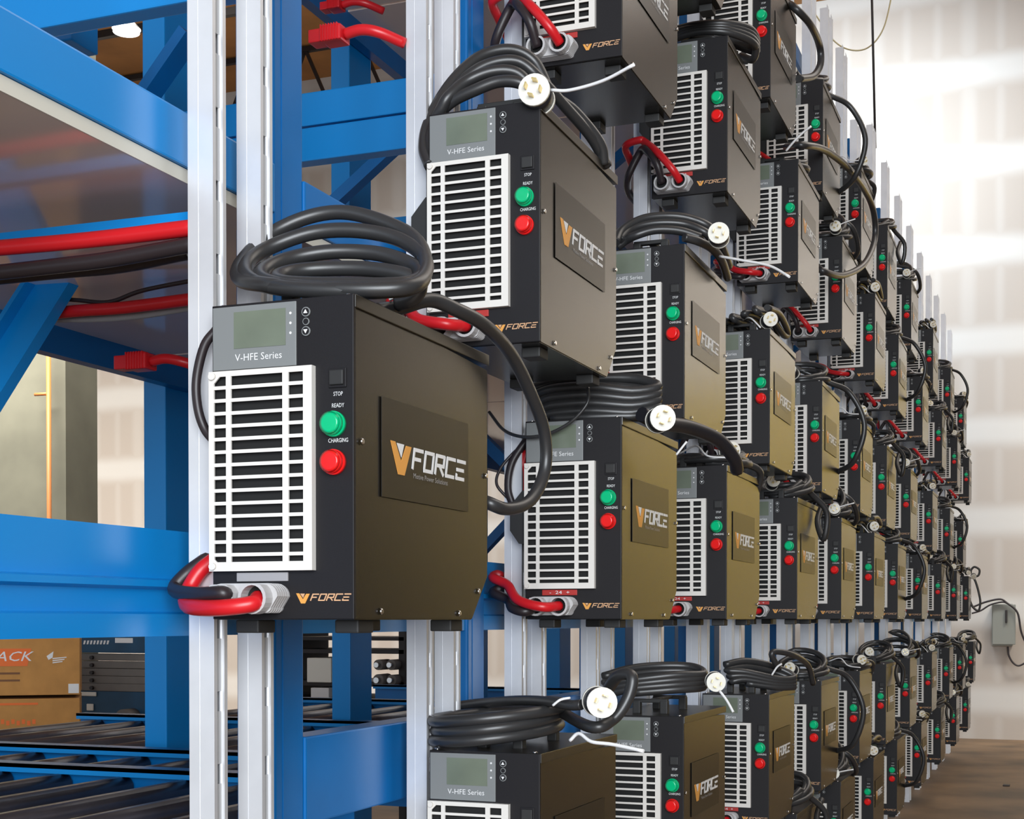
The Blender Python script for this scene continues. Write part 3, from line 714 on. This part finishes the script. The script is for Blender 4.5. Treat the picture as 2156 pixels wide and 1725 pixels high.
# ------------------------------------------------------------------ things far behind the rack at left
def atp(px, py, p0, n):
    d = FW + RT*((px-PX)/F) - UP*((py-PY)/F); o = Vector((0, 0, CAMZ)); return o+d*((p0-o).dot(n)/d.dot(n))
CY, CA = 6.2, math.radians(37)
CN = Vector((math.sin(CA), -math.cos(CA), 0)); C0 = at(168, 1469, 1, CY)
def lp(t, px, py, d=.0): return Matrix.Rotation(-CA, 3, 'Z') @ (atp(px, py, C0, CN)-t.location)+Vector((0, -d, 0))
def carton(x0, x1, y0, y1, label):
    a = atp(x0, y1, C0, CN); c = atp(x1, y0, C0, CN); t = empty('cardboard_box', (c.x, c.y, a.z), label, 'box'); t.rotation_euler.z = CA
    w = (Vector((c.x, c.y))-Vector((a.x, a.y))).length; h = c.z-a.z
    MB().box(-w, 0, 0, .6, 0, h, M['card'], .004).build('carton', t); return t
t1 = carton(-260, 168, 1470, 1600, 'lower cardboard box of the two stacked at the left edge')
b = MB()
for k in range(7):
    q = lp(t1, 2+k*11, 1520+(k % 2)*3); b.box(q.x, q.x+.016, -.002, 0, q.z-.012, q.z+.012, M['cardor'])
for k in range(4):
    q = lp(t1, 2+k*11, 1553); b.box(q.x, q.x+.014, -.002, 0, q.z-.008, q.z+.008, M['cardor'])
b.build('faded_print', t1)
q0, q1 = lp(t1, -20, 1486), lp(t1, 80, 1480); MB().box(q0.x, q1.x, -.002, 0, q0.z, q1.z, M['cardor']).build('orange_stripe', t1)
t2 = carton(-260, 168, 1335, 1469, 'upper cardboard box with orange band and white lettering at the left edge')
q0, q1 = lp(t2, -80, 1404), lp(t2, 66, 1366)
MB().prism([(q0.x, q0.z), (q1.x-.02, q0.z), (q1.x, q1.z), (q0.x, q1.z)], .002, M['cardor'], (0, 0, 0), FX).build('orange_band', t2)
MB().text('MAACK', .072, M['white'], lp(t2, -68, 1393, .003), FX, width=lp(t2, 72, 0).x-lp(t2, -68, 0).x, shear=.3).build('white_lettering', t2)
b = MB(); q = lp(t2, 98, 1382); b.prism([(0, .0), (.035, .025), (.03, -.008), (.01, -.02)], .003, M['white'], (q.x, 0, q.z), FX)
for k in range(3): b.prism([(.03, -.01-k*.011), (.1-.01*k, -.004-k*.011), (.1-.01*k, -.009-k*.011), (.03, -.016-k*.011)], .003, M['white'], (q.x, 0, q.z), FX)
b.build('white_mark', t2)
q0, q1 = lp(t2, 144, 1460), lp(t2, 166, 1440); MB().box(q0.x, q1.x, -.003, .0, q0.z, q1.z, M['white']).build('white_label', t2)
b = MB(); fi = mat('faded_ink', (.2, .09, .04), .8)
for yy in (1416, 1431): q0, q1 = lp(t2, -30, yy+5), lp(t2, 42, yy); b.box(q0.x, q1.x, -.002, 0, q0.z, q1.z, fi)
b.build('brown_print', t2)
# pallet under the boxes
t = empty('crate_stand', (t1.location.x, t1.location.y, 0), 'brown wooden crate stand under the cardboard boxes', 'crate'); t.rotation_euler.z = CA
ztop = t1.location.z
b = MB(); xx = 0; b.box(xx-1.2, xx, 0, .6, ztop-.03, ztop, M['card'])
for k in range(3): b.box(xx-.1-k*.5, xx-k*.5, 0, .6, 0, ztop-.03, M['card'])
b.build('slats', t)
# scissor lift
LY = 7.4
t = empty('scissor_lift', (at(240, 1500, 1, LY).x, LY, 0), 'blue scissor lift with grey folded arms behind the cardboard box', 'lift')
def LB(x0, y0, x1, y1, m, name, d=.5, dy=0.):
    a, c = at(x0, y1, 1, LY)-t.location, at(x1, y0, 1, LY)-t.location
    return MB().box(a.x, c.x, dy, dy+d, a.z, c.z, M[m], .005).build(name, t)
pf = LB(120, 1330, 330, 1374, 'navy', 'platform', .7)
a = at(178, 1356, 1, LY)-t.location; MB().text('LIFT', .001, M['white'], a, FX, width=.001).bm.free()
b = MB()
for k in range(8):
    q = at(176+k*7, 1353, 1, LY)-t.location; b.prism([(0, -.012), (.012, -.012), (.02, .012), (.006, .012)], .004, M['white'], (q.x, 0, q.z), FX)
q0, q1 = at(243, 1354, 1, LY)-t.location, at(280, 1344, 1, LY)-t.location; b.box(q0.x, q1.x, -.004, 0, q0.z, q1.z, M['white']); b.build('white_decal', pf)
for k in range(5):
    ar = LB(165, 1378+k*16, 320, 1391+k*16, 'greym', 'scissor_arm', .06, .02+.0*k)
    q = at(191, 1385+k*16, 1, LY)-t.location; MB().cyl((q.x, 0, q.z), (q.x, .03, q.z), .012, M['black'], 10).build('pivot_pin', ar)
LB(150, 1458, 330, 1545, 'navy', 'chassis', .7, .03)
q = at(275, 1512, 1, LY)-t.location; MB().cyl((q.x, -.08, q.z), (q.x, .05, q.z), .058, M['greym'], 24).cyl((q.x, -.085, q.z), (q.x, -.08, q.z), .03, M['card'], 16).build('wheel', t)
LB(150, 1546, 330, 2015, 'black', 'undercarriage', .5, .1)
for x, y, w_, hh in ((178, 1462, 40, 8), (172, 1522, 22, 14), (185, 1490, 14, 14)): LB(x-w_/2, y-hh/2, x+w_/2, y+hh/2, 'plugw', 'yellowed_sticker', .01, .018)
q0, q1 = at(195, 1545, 1, LY-.3)-t.location, at(250, 1531, 1, LY-.3)-t.location
# shelf of dark gear and white cartons between first and second pairs
SY = 7.6
t = empty('tool_shelf', (at(740, 1400, 1, SY).x, SY, 0), 'dark shelf stacked with hoses and motors seen through the second bay', 'shelf')
b = MB()
for y in (1345, 1372, 1440, 1475, 1540):
    q0, q1 = at(600, y+3, 1, SY)-t.location, at(850, y-3, 1, SY)-t.location; b.box(q0.x, q1.x, 0, .5, q0.z, q1.z, M['black'])
for x in (603, 846): q = at(x, 1500, 1, SY)-t.location; b.box(q.x-.02, q.x+.02, 0, .5, 0, at(x, 1330, 1, SY).z, M['black'])
b.build('shelf_frame', t)
def gear(x0, y0, x1, y1, m, label, cat, Y=SY-.02, name='carton'):
    a, c = at(x0, y1, 1, Y), at(x1, y0, 1, Y); o = MB().box(a.x, c.x, Y, Y+.35, a.z, c.z, M[m], .006).build(name); return tag(o, label, cat)
gear(646, 1386, 697, 1437, 'plugw', 'white carton on the dark shelf left of the rear blue post', 'box')
gear(654, 1449, 692, 1472, 'white', 'small pinkish white carton on the shelf below the larger white one', 'box')
for k, (x, y, r) in enumerate(((801, 1400, .031), (828, 1400, .031), (801, 1432, .035), (829, 1432, .031))):
    q = at(x, y, 1, SY-.05); o = MB().cyl((q.x, SY-.08, q.z), (q.x, SY+.05, q.z), r, M['greym'], 16).cyl((q.x, SY-.11, q.z), (q.x, SY-.08, q.z), r*.5, M['steel'], 12).build('electric_motor')
    tag(o, 'grey electric motor on the dark shelf, %s of four in that heap' % ('upper left', 'upper right', 'lower left', 'lower right')[k], 'motor')

# column with orange pipe and hook, end bay at left
q0, q1 = at(-160, 1200, 1, 14), at(137, 600, 1, 14)
tag(MB().box(q0.x, q1.x, 14, 14.6, 0, 11.05, M['col']).build('structural_column'), 'wide grey-green column behind the rack at the left edge', 'column')
q = at(91, 900, 1, 13.7)
o = MB().cyl((q.x, 13.8, 0), (q.x, 13.8, at(91, 720, 1, 13.8).z), .028, M['rust'], 12).cyl((q.x-.2, 13.8, at(60, 832, 1, 13.8).z), (q.x, 13.8, at(91, 830, 1, 13.8).z), .02, M['rust'], 10).build('orange_pipe'); tag(o, 'upright orange pipe with a side branch in front of the grey column', 'pipe')
q = at(14, 794, 1, 9); t = empty('crane_hook', q, 'red hook block hanging on a wire left of the orange pipe', 'hook')
MB().cyl((0, 0, -.03), (0, .0, .03), .035, M['redc'], 14, .025).build('hook_block', t); MB().cyl((0, 0, .03), (0, 0, .1), .012, M['steel'], 8).cyl((0, 0, .1), (0, 0, 9.2-q.z+1.8), .003, M['black'], 6).build('wire', t)

# roof trusses and the hanging lamp
for k, y in enumerate((12.5, 16.5, 20.5)):
    t = empty('roof_truss', (-10, y, 9.9), 'dark open-web roof truss under the wooden ceiling, %s of three from the camera' % ORD[k], 'truss')
    MB().box(-13, 5, -.04, .04, 1.05, 1.13, M['black']).build('top_chord', t); MB().box(-13, 5, -.04, .04, -.1, 0, M['black']).build('bottom_chord', t)
    b = MB()
    for i in range(18):
        x = -13+i; b.bar((x, 0, 0), (x+.5, 0, 1.1), .05, .05, M['black'], (0, 1, 0)); b.bar((x+.5, 0, 1.1), (x+1, 0, 0), .05, .05, M['black'], (0, 1, 0))
    b.build('web_bars', t)
q = at(266, 58, 1, 15); t = empty('high_bay_lamp', q, 'white high-bay lamp hanging under the wooden ceiling at upper left', 'lamp')
MB().cyl((0, 0, -.02), (0, 0, .12), .18, M['white'], 24, .05).build('lamp_shade', t); MB().cyl((0, 0, -.06), (0, 0, -.02), .165, M['lampw'], 24).build('lamp_lens', t)
MB().cyl((0, 0, .12), (0, 0, 11.05-q.z), .008, M['white'], 8).build('cord', t)

# ------------------------------------------------------------------ end wall: box, leads, wire, rope
WB = WY-.001
q0, q1 = at(2089, 1360, 1, WB), at(2133, 1272, 1, WB)
t = empty('disconnect_box', ((q0.x+q1.x)/2, WY, q0.z), 'grey electrical box on the end wall beside the rack end', 'electrical box')
w = (q1.x-q0.x)/2; h = q1.z-q0.z
MB().box(-w, w, -.14, 0, 0, h, M['box'], .01).build('enclosure', t); MB().box(-w+.01, w+.04, -.155, -.14, .02, h-.01, M['box'], .008).build('cover', t)
MB().box(.04, .07, -.19, -.15, h*.55, h*.85, M['black'], .005).build('switch_lever', t)
def wl(pts, r, m, name, label, Y=WY-.05):
    return tag(MB().tube(spline([at(x, y, 1, Y) for x, y in pts], 8), r, M[m], 8).build(name), label, 'cable')
wl([(2050, 1278), (2075, 1268), (2105, 1262), (2120, 1270), (2142, 1290), (2150, 1330), (2162, 1360)], .014, 'blackc', 'wall_cable', 'brown-black cable arching over the grey electrical box', WY-.2)
wl([(2046, 1292), (2065, 1286), (2085, 1274), (2110, 1268), (2124, 1272)], .012, 'blackc', 'wall_cable', 'cable running from the rack end to the top of the grey box', WY-.2)
wl([(2122, 1362), (2124, 1380), (2133, 1396), (2146, 1402), (2165, 1392)], .013, 'blackc', 'wall_cable', 'dark cable looping below the grey electrical box', WY-.1)
g = G[(20, 0)]
c = MB().tube(spline([at(x, y, 1, 18.7)-g.location for x, y in ((2040, 1260), (2048, 1278), (2060, 1286), (2064, 1268), (2060, 1245), (2054, 1225), (2050, 1216), (2060, 1212), (2062, 1200), (2052, 1194), (2045, 1200), (2044, 1208))], 6), .014, M['cord'], 8).build('trailing_cord', g)
plug(c, at(2050, 1215, 1, 18.6)-g.location, (.1, -1, -.3), 1.2)

q1 = at(1843, 312, 1, 12.2); 
tag(MB().tube([at(1829, -300, 1, 12.2), at(1843, 312, 1, 12.2)], .01, M['black'], 8).build('hanging_wire'), 'thin dark wire hanging straight down above the struts at upper right', 'wire')
tag(MB().tube(spline([at(x, y, 1, 12.4) for x, y in ((1690, -10), (1720, 35), (1755, 85), (1790, 105), (1828, 100), (1860, 60), (1880, -20))], 8), .006, M['rope'], 6).build('straw_cord'), 'pale straw-coloured cord sagging against the bright wall at upper right', 'cord')
q = at(2095, 1549, 2, .02)
tag(MB().box(q.x-.07, q.x+.07, q.y-.05, q.y+.05, 0, .05, M['black'], .015).build('scrap_piece'), 'small black scrap lying on the floor by the end wall', 'scrap')
q = at(2119, 1653, 2, .01)
tag(MB().box(q.x-.035, q.x+.035, q.y-.06, q.y+.06, 0, .012, M['black'], .004).build('floor_debris'), 'tiny dark bit of debris on the floor at lower right', 'debris')
